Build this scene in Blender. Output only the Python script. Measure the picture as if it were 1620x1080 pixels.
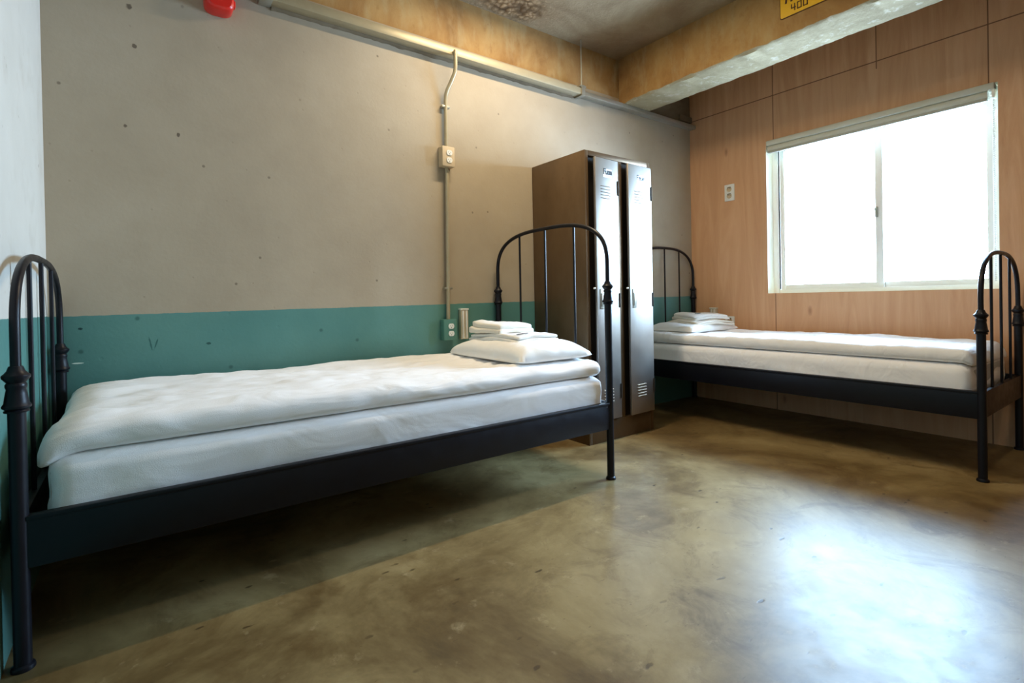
import bpy, bmesh, math, random
from mathutils import Vector, Matrix, noise

random.seed(7)
scn = bpy.context.scene
for o in list(bpy.data.objects):
    bpy.data.objects.remove(o, do_unlink=True)
COL = scn.collection

# ------------------------------------------------------------------ camera
cam_d = bpy.data.cameras.new('camera')
cam = bpy.data.objects.new('camera', cam_d)
COL.objects.link(cam)
R3 = Vector((0.80523661, -0.59264919, -0.01899841))
U3 = Vector((0.01937237, -0.00572884, 0.99979593))
F3 = Vector((0.59263708, 0.80544033, -0.00686795))
cam.matrix_world = Matrix(((R3.x, U3.x, -F3.x, -3.93845437), (R3.y, U3.y, -F3.y, -2.68244334),
                           (R3.z, U3.z, -F3.z, 0.88), (0, 0, 0, 1)))
cam_d.sensor_fit = 'HORIZONTAL'
cam_d.sensor_width = 36.0
cam_d.lens = 36.0 * 810.96 / 1620.0
cam_d.shift_x = 0.0
cam_d.shift_y = -(540.0 - 478.43) / 1620.0
cam_d.clip_start = 0.02
scn.camera = cam

# ------------------------------------------------------------------ exposure
scn.view_settings.view_transform = 'Standard'
scn.view_settings.look = 'None'
scn.view_settings.gamma = 1.0
scn.view_settings.use_curve_mapping = False
scn.view_settings.exposure = 0.72
scn.cycles.use_denoising = True
scn.cycles.max_bounces = 10
scn.cycles.diffuse_bounces = 6
scn.cycles.sample_clamp_indirect = 8.0

# ------------------------------------------------------------------ sky outside
WORLD_STRENGTH = 41.0
w = bpy.data.worlds.new('sky')
scn.world = w
w.use_nodes = True
wn = w.node_tree
wn.nodes.clear()
w_out = wn.nodes.new('ShaderNodeOutputWorld')
w_bg = wn.nodes.new('ShaderNodeBackground')
w_tc = wn.nodes.new('ShaderNodeTexCoord')
w_sep = wn.nodes.new('ShaderNodeSeparateXYZ')
w_rmp = wn.nodes.new('ShaderNodeValToRGB')
w_rmp.color_ramp.elements[0].position = 0.0
w_rmp.color_ramp.elements[0].color = (0.44, 0.58, 0.80, 1)
w_rmp.color_ramp.elements[1].position = 0.75
w_rmp.color_ramp.elements[1].color = (0.40, 0.66, 1.0, 1)
e_ = w_rmp.color_ramp.elements.new(0.3)
e_.color = (0.53, 0.75, 1.0, 1)
w_map = wn.nodes.new('ShaderNodeMapRange')
w_map.inputs[1].default_value = -0.4
w_map.inputs[2].default_value = 1.0
wn.links.new(w_tc.outputs['Generated'], w_sep.inputs[0])
wn.links.new(w_sep.outputs[2], w_map.inputs[0])
wn.links.new(w_map.outputs[0], w_rmp.inputs[0])
wn.links.new(w_rmp.outputs[0], w_bg.inputs[0])
w_bg.inputs[1].default_value = WORLD_STRENGTH
wn.links.new(w_bg.outputs[0], w_out.inputs[0])


def area_light(name, loc, sx, sy, power, color, rot=(0, 0, 0), portal=False):
    d = bpy.data.lights.new(name, 'AREA')
    d.shape = 'RECTANGLE'
    d.size, d.size_y = sx, sy
    d.energy = power
    d.color = color
    o = bpy.data.objects.new(name, d)
    COL.objects.link(o)
    o.location = loc
    o.rotation_euler = rot
    if portal:
        d.cycles.is_portal = True
    return o


# daylight through the window opening, sampled through a portal
area_light('window_daylight', (0.16, -1.327, 1.47), 1.17, 1.34, 1.0, (1, 1, 1), (0, math.pi / 2, 0), True)
# warm lamps under the ceiling, above the picture
area_light('ceiling_lamp_light', (-2.15, -0.68, 2.67), 0.8, 0.06, 18.0, (1.0, 0.80, 0.54))
area_light('room_lamp_light', (-1.9, -2.35, 2.66), 0.8, 0.12, 6.0, (1.0, 0.80, 0.55))

# ------------------------------------------------------------------ helpers


def lin(r, g, b):
    def f(c):
        c /= 255.0
        return c / 12.92 if c <= 0.04045 else ((c + 0.055) / 1.055) ** 2.4
    return (f(r), f(g), f(b), 1.0)


class NT:
    def __init__(self, name):
        self.m = bpy.data.materials.new(name)
        self.m.use_nodes = True
        self.t = self.m.node_tree
        self.t.nodes.clear()
        self.out = self.n('ShaderNodeOutputMaterial')
        self.b = self.n('ShaderNodeBsdfPrincipled')
        self.l(self.b.outputs[0], self.out.inputs[0])
        tc = self.n('ShaderNodeTexCoord')
        self.P = tc.outputs['Object']

    def n(self, t):
        return self.t.nodes.new(t)

    def l(self, a, b):
        self.t.links.new(a, b)

    def setv(self, sock, v):
        if hasattr(v, 'is_output'):
            self.l(v, sock)
        else:
            sock.default_value = v

    def scaled(self, s):
        m = self.n('ShaderNodeMapping')
        m.inputs['Scale'].default_value = s
        self.l(self.P, m.inputs[0])
        return m.outputs[0]

    def noise(self, scale, detail=4, rough=0.55, vec=None, dist=0.0):
        n = self.n('ShaderNodeTexNoise')
        n.inputs['Scale'].default_value = scale
        n.inputs['Detail'].default_value = detail
        n.inputs['Roughness'].default_value = rough
        n.inputs['Distortion'].default_value = dist
        self.l(vec or self.P, n.inputs['Vector'])
        return n.outputs['Fac']

    def voro(self, scale, vec=None, plane=None):
        n = self.n('ShaderNodeTexVoronoi')
        if plane:
            n.voronoi_dimensions = '2D'
            s = self.n('ShaderNodeSeparateXYZ')
            self.l(vec or self.P, s.inputs[0])
            c = self.n('ShaderNodeCombineXYZ')
            self.l(s.outputs['XYZ'.index(plane[0])], c.inputs[0])
            self.l(s.outputs['XYZ'.index(plane[1])], c.inputs[1])
            vec = c.outputs[0]
        n.inputs['Scale'].default_value = scale
        self.l(vec or self.P, n.inputs['Vector'])
        return n.outputs['Distance']

    def ramp(self, fac, stops):
        r = self.n('ShaderNodeValToRGB')
        el = r.color_ramp.elements
        el[0].position, el[0].color = stops[0]
        el[1].position, el[1].color = stops[-1]
        for p, c in stops[1:-1]:
            e = el.new(p)
            e.color = c
        self.l(fac, r.inputs[0])
        return r.outputs[0]

    def rng(self, fac, a, b, c, d):
        r = self.n('ShaderNodeMapRange')
        self.l(fac, r.inputs[0])
        for i, v in enumerate((a, b, c, d)):
            r.inputs[i + 1].default_value = v
        return r.outputs[0]

    def mix(self, fac, a, b, mode='MIX'):
        m = self.n('ShaderNodeMix')
        m.data_type = 'RGBA'
        m.blend_type = mode
        self.setv(m.inputs[0], fac)
        self.setv(m.inputs[6], a)
        self.setv(m.inputs[7], b)
        return m.outputs[2]

    def math(self, op, a, b=0.0, c=0.0):
        m = self.n('ShaderNodeMath')
        m.operation = op
        self.setv(m.inputs[0], a)
        self.setv(m.inputs[1], b)
        self.setv(m.inputs[2], c)
        return m.outputs[0]

    def xyz(self):
        s = self.n('ShaderNodeSeparateXYZ')
        self.l(self.P, s.inputs[0])
        return s.outputs

    def bump(self, h, strength=0.2, dist=0.01):
        b = self.n('ShaderNodeBump')
        b.inputs['Strength'].default_value = strength
        b.inputs['Distance'].default_value = dist
        self.l(h, b.inputs['Height'])
        self.l(b.outputs[0], self.b.inputs['Normal'])

    def base(self, c=None, rough=None, metal=None, spec=None):
        if c is not None:
            self.setv(self.b.inputs['Base Color'], c)
        if rough is not None:
            self.setv(self.b.inputs['Roughness'], rough)
        if metal is not None:
            self.setv(self.b.inputs['Metallic'], metal)
        if spec is not None:
            self.setv(self.b.inputs['Specular IOR Level'], spec)
        return self


def simple(name, rgb, rough=0.5, metal=0.0, var=0.08, scale=12.0, bump=0.0):
    t = NT(name)
    c = lin(*rgb)
    lo = tuple(v * (1 - var) for v in c[:3]) + (1,)
    hi = tuple(min(1, v * (1 + var)) for v in c[:3]) + (1,)
    f = t.noise(scale, 3)
    t.base(t.mix(f, lo, hi), rough, metal)
    if bump:
        t.bump(t.noise(scale * 8, 3), bump, 0.003)
    return t.m


# ------------------------------------------------------------------ materials
def mat_plaster(name, side):
    """plaster above, teal dado below, bare concrete band at the very top (back wall only)"""
    t = NT(name)
    X, Yc, Z = t.xyz()
    n1 = t.noise(1.3, 5, 0.6)
    n2 = t.noise(7.0, 5, 0.6)
    if side == 'back':
        pl = t.ramp(n1, [(0.30, lin(154, 142, 122)), (0.5, lin(164, 152, 131)), (0.72, lin(172, 161, 141))])
    else:
        pl = t.ramp(n1, [(0.30, lin(192, 190, 182)), (0.72, lin(206, 205, 198))])
    pl = t.mix(t.rng(n2, 0.55, 0.8, 0.0, 0.25), pl, lin(152, 138, 118))
    # small bug holes and scuffs in the plaster
    pln = 'XZ' if side == 'back' else 'YZ'
    keep = t.rng(t.noise(1.7, 2), 0.44, 0.5, 0.0, 1.0)
    spot = t.math('MULTIPLY', keep, t.rng(t.voro(2.3, None, pln), 0.009, 0.018, 0.65, 0.0))
    spot2 = t.rng(t.voro(3.4, None, pln), 0.006, 0.02, 0.3, 0.0)
    pl = t.mix(spot, pl, lin(96, 84, 70))
    pl = t.mix(spot2, pl, lin(140, 126, 106))
    teal = t.ramp(t.noise(2.2, 4), [(0.3, lin(76, 124, 119)), (0.7, lin(90, 136, 128))])
    teal = t.mix(t.rng(t.voro(2.6, None, pln), 0.012, 0.03, 0.6, 0.0), teal, lin(30, 70, 66))
    if side == 'back':
        def mark(x0, z0, wx, wz, lean=0.0):
            dz = t.math('SUBTRACT', Z, z0)
            dx = t.math('MULTIPLY_ADD', dz, lean, t.math('SUBTRACT', X, x0))
            e = t.math('ADD', t.math('POWER', t.math('ABSOLUTE', t.math('DIVIDE', dx, wx)), 2.0),
                       t.math('POWER', t.math('ABSOLUTE', t.math('DIVIDE', dz, wz)), 2.0))
            e = t.math('ADD', e, t.rng(t.noise(60, 3), 0.3, 0.7, -0.5, 0.5))
            return t.rng(e, 0.5, 1.0, 1.0, 0.0)
        # paint chip, scratches and nail holes where the photo shows them
        teal = t.mix(mark(-4.127, .656, .020, .0035), teal, lin(206, 226, 214))
        teal = t.mix(t.math('MULTIPLY', mark(-3.888, .722, .0035, .034, .18), .8), teal, lin(34, 84, 80))
        teal = t.mix(t.math('MULTIPLY', mark(-3.868, .716, .0035, .026, -.30), .8), teal, lin(34, 84, 80))
        teal = t.mix(mark(-3.673, .706, .012, .006), teal, lin(30, 76, 72))
        teal = t.mix(mark(-4.116, .793, .009, .006), teal, lin(20, 56, 56))
        for hx, hz, hr in ((-3.956, 1.635, .007), (-3.918, 1.978, .009), (-3.77, 1.63, .008), (-3.936, 2.139, .011)):
            pl = t.mix(t.math('MULTIPLY', mark(hx, hz, hr, hr * 1.2), .8), pl, lin(74, 62, 50))
        hline = t.math('MULTIPLY_ADD', X, 0.0076, 0.8757)
    else:
        hline = t.math('ADD', 0.846, t.math('MULTIPLY', Yc, -0.008))
    hl = t.math('ADD', hline, t.rng(t.noise(30, 2), 0.3, 0.7, -0.0012, 0.0012))
    up = t.math('GREATER_THAN', Z, hl)
    col = t.mix(up, teal, pl)
    rough = t.rng(n2, 0.2, 0.8, 0.55, 0.75)
    rough = t.math('MULTIPLY', rough, t.rng(up, 0, 1, 0.7, 1.0))
    t.base(col, rough, 0, 0.35)
    h = t.math('ADD', t.math('MULTIPLY', t.noise(9, 6, 0.6), 0.6), t.math('MULTIPLY', t.noise(70, 3), 0.25))
    h = t.math('SUBTRACT', h, t.math('ADD', spot, spot2))
    t.bump(h, 0.16, 0.012)
    return t.m


def mat_orange_concrete():
    t = NT('stained_concrete')
    v = t.scaled((1.8, 1.8, 1.3))
    n = t.noise(1.6, 6, 0.65, v, 0.4)
    c = t.ramp(n, [(0.25, lin(120, 86, 48)), (0.45, lin(154, 118, 70)), (0.6, lin(168, 136, 86)), (0.8, lin(178, 154, 108))])
    streak = t.noise(5.0, 5, 0.6, t.scaled((2.2, 2.2, 0.8)))
    c = t.mix(t.rng(streak, 0.5, 0.72, 0, 0.5), c, lin(178, 164, 124))
    c = t.mix(t.rng(t.noise(9, 6, 0.7, t.scaled((2.0, 2.0, 1.0))), 0.56, 0.72, 0, 0.45), c, lin(128, 88, 46))
    chips = t.rng(t.noise(22, 5, 0.7), 0.68, 0.74, 0, 0.6)
    c = t.mix(chips, c, lin(120, 78, 44))
    t.base(c, 0.75, 0, 0.3)
    t.bump(t.noise(14, 6, 0.65), 0.3, 0.01)
    return t.m


def mat_grey_concrete(name, a, b, c3, patch=True):
    t = NT(name)
    n = t.noise(2.4, 7, 0.68, None, 0.5)
    c = t.ramp(n, [(0.28, a), (0.5, b), (0.72, c3)])
    if patch:
        f = t.noise(16, 6, 0.7)
        c = t.mix(t.rng(f, 0.56, 0.68, 0, 0.55), c, lin(212, 206, 186))
        c = t.mix(t.rng(f, 0.28, 0.4, 0.4, 0), c, lin(126, 116, 90))
    t.base(c, 0.85, 0, 0.2)
    t.bump(t.noise(26, 8, 0.7), 0.45, 0.012)
    return t.m


def mat_ceiling():
    t = NT('raw_ceiling_concrete')
    n = t.noise(2.2, 7, 0.7, None, 0.6)
    c = t.ramp(n, [(0.25, lin(122, 106, 82)), (0.5, lin(152, 136, 108)), (0.75, lin(176, 162, 132))])
    f = t.noise(18, 6, 0.75)
    c = t.mix(t.rng(f, 0.62, 0.72, 0, 0.6), c, lin(186, 168, 140))
    # broken patch with exposed aggregate
    m = t.n('ShaderNodeVectorMath')
    m.operation = 'DISTANCE'
    t.l(t.scaled((1.0, 1.5, 1.0)), m.inputs[0])
    m.inputs[1].default_value = (-2.02, -0.20, 2.702)
    d = t.math('ADD', m.outputs['Value'], t.rng(t.noise(9, 5), 0, 1, -0.12, 0.12))
    hole = t.rng(d, 0.14, 0.26, 1.0, 0.0)
    vv = t.n('ShaderNodeVectorMath')
    vv.operation = 'ADD'
    t.l(t.P, vv.inputs[0])
    nn = t.n('ShaderNodeTexNoise')
    nn.inputs['Scale'].default_value = 14.0
    t.l(t.P, nn.inputs['Vector'])
    sc_ = t.n('ShaderNodeVectorMath')
    sc_.operation = 'SCALE'
    sc_.inputs['Scale'].default_value = 0.05
    t.l(nn.outputs['Color'], sc_.inputs[0])
    t.l(sc_.outputs[0], vv.inputs[1])
    vo = t.math('ADD', t.math('MULTIPLY', t.voro(26, vv.outputs[0], 'XY'), .5), t.math('MULTIPLY', t.noise(30, 5, .7), .45))
    agg = t.ramp(vo, [(0.05, lin(206, 182, 148)), (0.35, lin(168, 144, 110)), (0.5, lin(120, 98, 70)), (0.75, lin(66, 50, 34))])
    agg = t.mix(t.rng(t.noise(10, 4), 0.45, 0.6, 0, 0.8), agg, lin(96, 78, 56))
    bits = t.math('MULTIPLY', t.rng(d, 0.2, 0.45, 1.0, 0.0), t.rng(t.noise(34, 4, 0.6), 0.56, 0.64, 0, 1))
    c = t.mix(t.math('MULTIPLY', bits, 0.7), c, lin(190, 168, 136))
    brown = t.rng(t.noise(1.6, 3), 0.42, 0.62, 0, 0.5)
    c = t.mix(brown, c, lin(136, 108, 78))
    c = t.mix(hole, c, agg)
    t.base(c, 0.9, 0, 0.2)
    h = t.math('ADD', t.noise(30, 7, 0.7), t.math('MULTIPLY', hole, t.math('MULTIPLY', vo, -2.0)))
    t.bump(h, 0.6, 0.015)
    return t.m


def mat_floor():
    t = NT('polished_concrete_floor')
    n = t.noise(1.5, 8, 0.66, None, 0.5)
    c = t.ramp(n, [(0.26, lin(56, 42, 24)), (0.40, lin(106, 86, 53)), (0.54, lin(140, 120, 80)), (0.70, lin(166, 146, 104))])
    n2 = t.noise(4.5, 8, 0.72, None, 0.8)
    c = t.mix(t.rng(n2, 0.5, 0.68, 0, 0.65), c, lin(92, 70, 38))
    n3 = t.noise(11, 6, 0.7)
    c = t.mix(t.rng(n3, 0.6, 0.75, 0, 0.5), c, lin(192, 172, 130))
    v = t.scaled((1.0, 2.4, 1.0))
    nv = t.n('ShaderNodeTexNoise')
    nv.inputs['Scale'].default_value = 20.0
    t.l(t.P, nv.inputs['Vector'])
    s1 = t.n('ShaderNodeVectorMath')
    s1.operation = 'SCALE'
    s1.inputs['Scale'].default_value = 0.06
    t.l(nv.outputs['Color'], s1.inputs[0])
    s2 = t.n('ShaderNodeVectorMath')
    s2.operation = 'ADD'
    t.l(v, s2.inputs[0])
    t.l(s1.outputs[0], s2.inputs[1])
    v = s2.outputs[0]
    keep = t.rng(t.noise(2.6, 2), 0.48, 0.54, 0.0, 1.0)
    chip = t.math('MULTIPLY', keep, t.rng(t.voro(3.1, v, 'XY'), 0.025, 0.045, 0.8, 0))
    chip2 = t.rng(t.voro(6.3, v, 'XY'), 0.012, 0.034, 0.45, 0)
    c = t.mix(chip, c, lin(64, 48, 28))
    c = t.mix(chip2, c, lin(84, 66, 40))
    r = t.rng(t.noise(3.2, 6, 0.7), 0.3, 0.7, 0.34, 0.45)
    r = t.math('ADD', r, t.rng(n3, 0.5, 0.75, 0.0, 0.08))
    t.base(c, r, 0, 0.31)
    h = t.math('SUBTRACT', t.math('MULTIPLY', t.noise(5, 6, 0.6), 0.5), t.math('ADD', chip, chip2))
    t.bump(h, 0.07, 0.01)
    return t.m


def mat_plywood():
    t = NT('plywood_panels')
    X, Yc, Z = t.xyz()
    g = t.noise(2.0, 6, 0.65, t.scaled((1.0, 5.0, 0.45)), 1.6)
    c = t.ramp(g, [(0.25, lin(190, 142, 102)), (0.5, lin(205, 159, 119)), (0.75, lin(217, 174, 136))])
    g2 = t.noise(6.0, 4, 0.6, t.scaled((1.0, 30.0, 0.9)))
    c = t.mix(t.rng(g2, 0.6, 0.8, 0, 0.25), c, lin(166, 118, 82))
    blot = t.noise(1.2, 4)
    c = t.mix(t.rng(blot, 0.45, 0.75, 0, 0.35), c, lin(222, 168, 122))
    kn = t.rng(t.voro(1.3, t.scaled((1.0, 1.6, 0.7)), 'YZ'), 0.01, 0.04, 0.6, 0)
    c = t.mix(kn, c, lin(120, 70, 38))
    seam = None

    def line(coord, at, wdt, lo=None, hi=None):
        nonlocal seam
        d = t.math('ABSOLUTE', t.math('SUBTRACT', coord, at))
        s = t.math('LESS_THAN', d, wdt)
        if lo is not None:
            s = t.math('MULTIPLY', s, t.math('GREATER_THAN', Z, lo))
        if hi is not None:
            s = t.math('MULTIPLY', s, t.math('LESS_THAN', Z, hi))
        seam = s if seam is None else t.math('MAXIMUM', seam, s)
    line(Z, 2.39, 0.0035)
    line(Yc, -0.725, 0.003)
    line(Yc, -1.402, 0.003, 2.34)
    line(Yc, -1.947, 0.003)
    line(Yc, -3.17, 0.003)
    # neighbouring sheets differ a little in tone
    sheet = t.math('MULTIPLY', t.math('GREATER_THAN', Yc, -1.754), t.math('LESS_THAN', Z, 2.39))
    c = t.mix(t.math('MULTIPLY', sheet, 0.25), c, lin(196, 152, 112))
    c = t.mix(t.math('MULTIPLY', seam, 0.8), c, lin(84, 52, 30))
    t.base(c, 0.55, 0, 0.35)
    t.bump(t.math('SUBTRACT', t.math('MULTIPLY', g2, 0.15), seam), 0.25, 0.004)
    return t.m


def mat_fabric(name, rgb, wr=0.25):
    t = NT(name)
    c = lin(*rgb)
    f = t.noise(6, 4)
    t.base(t.mix(f, tuple(v * 0.96 for v in c[:3]) + (1,), c), 0.85, 0, 0.15)
    t.b.inputs['Sheen Weight'].default_value = 0.15
    h = t.math('ADD', t.math('MULTIPLY', t.noise(5, 2.5, 0.5, t.scaled((0.6, 1.8, 1.0)), 1.2), 1.0),
               t.math('MULTIPLY', t.noise(420, 2), 0.04))
    t.bump(h, wr, 0.02)
    return t.m


def mat_terry(name, rgb):
    t = NT(name)
    c = lin(*rgb)
    f = t.noise(160, 3)
    t.base(t.mix(f, tuple(v * 0.9 for v in c[:3]) + (1,), c), 0.95, 0, 0.05)
    t.b.inputs['Sheen Weight'].default_value = 0.4
    t.bump(t.noise(380, 3), 0.35, 0.004)
    return t.m


def mat_metal_black():
    t = NT('black_painted_steel')
    f = t.noise(25, 4)
    t.base(t.mix(f, (0.004, 0.004, 0.007, 1), (0.007, 0.0075, 0.012, 1)), t.rng(f, 0.3, 0.7, 0.34, 0.46), 0, 0.28)
    t.bump(t.noise(150, 3), 0.05, 0.002)
    return t.m


def mat_locker(name, door=False):
    t = NT(name)
    f = t.noise(3.0, 6, 0.65, t.scaled((1.0, 1.0, 0.5)))
    c = t.ramp(f, [(0.25, lin(84, 66, 44)), (0.5, lin(104, 83, 58)), (0.8, lin(120, 100, 74))])
    rust = t.rng(t.voro(7.0), 0.02, 0.07, 0.5, 0)
    if door:
        c = t.ramp(f, [(0.25, lin(160, 154, 146)), (0.5, lin(176, 170, 162)), (0.8, lin(188, 182, 174))])
    c = t.mix(rust, c, lin(98, 62, 36))
    t.base(c, t.rng(t.noise(9, 4), 0.3, 0.7, 0.40, 0.46), 1.0 if door else 0.6, 0.6)
    t.bump(t.noise(40, 4, 0.6, t.scaled((1.0, 1.0, 0.06))), 0.05, 0.002)
    return t.m


def mat_glass():
    t = NT('window_glass')
    tr = t.n('ShaderNodeBsdfTransparent')
    tr.inputs[0].default_value = (0.97, 0.985, 0.985, 1)
    gl = t.n('ShaderNodeBsdfGlossy')
    gl.inputs['Roughness'].default_value = 0.03
    mx = t.n('ShaderNodeMixShader')
    fr = t.n('ShaderNodeFresnel')
    fr.inputs[0].default_value = 1.35
    t.l(fr.outputs[0], mx.inputs[0])
    t.l(tr.outputs[0], mx.inputs[1])
    t.l(gl.outputs[0], mx.inputs[2])
    t.l(mx.outputs[0], t.out.inputs[0])
    return t.m


M = dict(
    wall=mat_plaster('plaster_and_teal_paint', 'back'),
    wall_left=mat_plaster('pale_plaster_and_teal_paint', 'left'),
    wall_plain=simple('pale_plaster', (198, 186, 166), 0.8, 0, 0.06, 3, 0.1),
    orange=mat_orange_concrete(),
    beam_under=mat_grey_concrete('patched_grey_concrete', lin(142, 132, 102), lin(164, 154, 122), lin(188, 178, 146)),
    dark_conc=mat_grey_concrete('dull_concrete', lin(92, 82, 64), lin(112, 100, 80), lin(128, 116, 96), False),
    ceiling=mat_ceiling(), floor=mat_floor(), ply=mat_plywood(),
    duvet=mat_fabric('white_cotton_duvet', (247, 247, 248), 0.75),
    sheet=mat_fabric('white_cotton_sheet', (247, 247, 249), 0.6),
    pillow=mat_fabric('white_cotton_pillow', (244, 243, 240), 0.4),
    tick=mat_fabric('grey_mattress_ticking', (188, 190, 190), 0.1),
    towel=mat_terry('white_terry', (236, 235, 230)),
    towel2=mat_terry('off_white_terry', (236, 230, 216)),
    black=mat_metal_black(),
    locker=mat_locker('brown_steel'), locker_door=mat_locker('brown_steel_door', True),
    locker_in=simple('locker_inside_shade', (40, 32, 22), 0.7),  # shade inside the locker, put into the colour
    galv=simple('cream_painted_steel', (168, 158, 130), 0.4, 0.25, 0.1, 20),
    galv2=simple('galvanised_and_dimmed_steel', (166, 165, 152), 0.35, 0.6, 0.1, 20),  # galvanised fittings, and the trunking runs coloured grey for weaker light
    box=simple('beige_painted_box', (196, 178, 146), 0.55),
    tealbox=simple('teal_painted_box', (78, 128, 116), 0.5),
    socket=simple('white_plastic', (226, 228, 222), 0.35),
    slot=simple('dark_slot', (40, 36, 32), 0.6),
    alu=simple('brushed_aluminium', (206, 196, 172), 0.35, 0.5, 0.08, 30),
    frame=simple('white_window_plastic', (244, 244, 236), 0.35, 0, 0.03),
    jamb=simple('cream_reveal_paint', (250, 244, 222), 0.6, 0, 0.02),
    blind=simple('pale_grey_blind_fabric', (196, 197, 182), 0.8, 0, 0.05, 30, 0.1),
    blind2=simple('grey_blind_bar', (176, 178, 168), 0.5, 0, 0.05),
    gasket=simple('dark_gasket', (64, 64, 60), 0.7),
    red=simple('red_painted_housing', (200, 34, 26), 0.3, 0, 0.05),
    yellow=simple('yellow_sign', (232, 182, 14), 0.45, 0, 0.04),
    ink=simple('dark_brown_ink', (84, 50, 10), 0.6),
    black_ink=simple('black_ink', (26, 26, 28), 0.6),
    label=simple('white_sticker', (236, 236, 236), 0.5),
    thread=simple('grey_thread', (92, 92, 100), 0.9),
    glass=mat_glass(),
    slat=simple('pine_slats', (188, 154, 108), 0.7),
)


# ------------------------------------------------------------------ mesh helpers
def box(bm, x0, x1, y0, y1, z0, z1, bev=0.0, seg=2):
    r = bmesh.ops.create_cube(bm, size=1.0)
    vs = r['verts']
    for v in vs:
        v.co = Vector((x0 + (v.co.x + .5) * (x1 - x0), y0 + (v.co.y + .5) * (y1 - y0), z0 + (v.co.z + .5) * (z1 - z0)))
    if bev:
        es = list({e for v in vs for e in v.link_edges})
        bmesh.ops.bevel(bm, geom=es, offset=bev, segments=seg, affect='EDGES', profile=0.5)


def tube(bm, pts, r, seg=12, cap=True, radii=None):
    pts = [Vector(p) for p in pts]
    n = len(pts)
    tans = []
    for i in range(n):
        a = pts[max(0, i - 1)]
        b = pts[min(n - 1, i + 1)]
        tans.append((b - a).normalized())
    up = Vector((0, 0, 1)) if abs(tans[0].z) < 0.9 else Vector((1, 0, 0))
    nrm = tans[0].cross(up).normalized()
    rings = []
    for i in range(n):
        nrm = (nrm - tans[i] * nrm.dot(tans[i])).normalized()
        bi = tans[i].cross(nrm)
        rr = radii[i] if radii else r
        rings.append([bm.verts.new(pts[i] + (nrm * math.cos(2 * math.pi * k / seg) + bi * math.sin(2 * math.pi * k / seg)) * rr) for k in range(seg)])
    for i in range(n - 1):
        for k in range(seg):
            bm.faces.new((rings[i][k], rings[i][(k + 1) % seg], rings[i + 1][(k + 1) % seg], rings[i + 1][k]))
    if cap:
        bm.faces.new(list(reversed(rings[0])))
        bm.faces.new(rings[-1])


def lathe(bm, prof, cx, cy, seg=24):
    rings = []
    for r, z in prof:
        rings.append([bm.verts.new((cx + r * math.cos(2 * math.pi * k / seg), cy + r * math.sin(2 * math.pi * k / seg), z)) for k in range(seg)])
    for i in range(len(rings) - 1):
        for k in range(seg):
            bm.faces.new((rings[i][k], rings[i][(k + 1) % seg], rings[i + 1][(k + 1) % seg], rings[i + 1][k]))
    bm.faces.new(list(reversed(rings[0])))
    bm.faces.new(rings[-1])


def softbox(bm, x0, x1, y0, y1, z0, z1, r, step=0.03, fn=None):
    """rounded cushion-like box on a fine grid; fn(point, normal) -> displaced point"""
    S = Vector((x1 - x0, y1 - y0, z1 - z0))
    C = Vector((x0 + x1, y0 + y1, z0 + z1)) / 2
    N = [max(3, int(round(S[i] / step))) for i in range(3)]
    N[2] = max(6, N[2])
    cache = {}

    def vert(i, j, k):
        key = (i, j, k)
        if key in cache:
            return cache[key]
        p = Vector(((i / N[0] - .5) * S.x, (j / N[1] - .5) * S.y, (k / N[2] - .5) * S.z))
        q = Vector([max(-S[a] / 2 + r, min(S[a] / 2 - r, p[a])) for a in range(3)])
        d = p - q
        if d.length > 1e-9:
            nn = d.normalized()
            p = q + nn * r
        else:
            nn = Vector((0, 0, 1 if k == N[2] else -1))
            if k not in (0, N[2]):
                if i in (0, N[0]):
                    nn = Vector((1 if i else -1, 0, 0))
                elif j in (0, N[1]):
                    nn = Vector((0, 1 if j else -1, 0))
        p = p + C
        if fn:
            p = fn(p, nn)
        v = bm.verts.new(p)
        cache[key] = v
        return v

    def face(a, b, c, d):
        bm.faces.new((vert(*a), vert(*b), vert(*c), vert(*d)))
    for i in range(N[0]):
        for j in range(N[1]):
            face((i, j, N[2]), (i + 1, j, N[2]), (i + 1, j + 1, N[2]), (i, j + 1, N[2]))
            face((i, j, 0), (i, j + 1, 0), (i + 1, j + 1, 0), (i + 1, j, 0))
    for i in range(N[0]):
        for k in range(N[2]):
            face((i, 0, k), (i + 1, 0, k), (i + 1, 0, k + 1), (i, 0, k + 1))
            face((i, N[1], k), (i, N[1], k + 1), (i + 1, N[1], k + 1), (i + 1, N[1], k))
    for j in range(N[1]):
        for k in range(N[2]):
            face((0, j, k), (0, j, k + 1), (0, j + 1, k + 1), (0, j + 1, k))
            face((N[0], j, k), (N[0], j + 1, k), (N[0], j + 1, k + 1), (N[0], j, k + 1))


def nz(x, y, z, s=1.0):
    return noise.noise(Vector((x * s, y * s, z * s)))


def link(name, bm, mat, parent=None, xf=None, sharp=35.0):
    """one mesh object from world-space verts; xf maps builder space to world"""
    if xf:
        for v in bm.verts:
            v.co = xf(v.co)
    bmesh.ops.recalc_face_normals(bm, faces=bm.faces)
    me = bpy.data.meshes.new(name)
    if parent is not None:
        root = parent
        while root.parent:
            root = root.parent
        off = root.location.copy()
        loc = None
    else:
        xs = [v.co.x for v in bm.verts]
        ys = [v.co.y for v in bm.verts]
        zs = [v.co.z for v in bm.verts]
        off = Vector(((min(xs) + max(xs)) / 2, (min(ys) + max(ys)) / 2, min(zs)))
        loc = off
    bmesh.ops.translate(bm, verts=bm.verts, vec=-off)
    bm.to_mesh(me)
    bm.free()
    me.materials.append(mat)
    me.shade_smooth()
    me.set_sharp_from_angle(angle=math.radians(sharp))
    o = bpy.data.objects.new(name, me)
    COL.objects.link(o)
    if parent is not None:
        o.parent = parent
    else:
        o.location = loc
    return o


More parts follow.
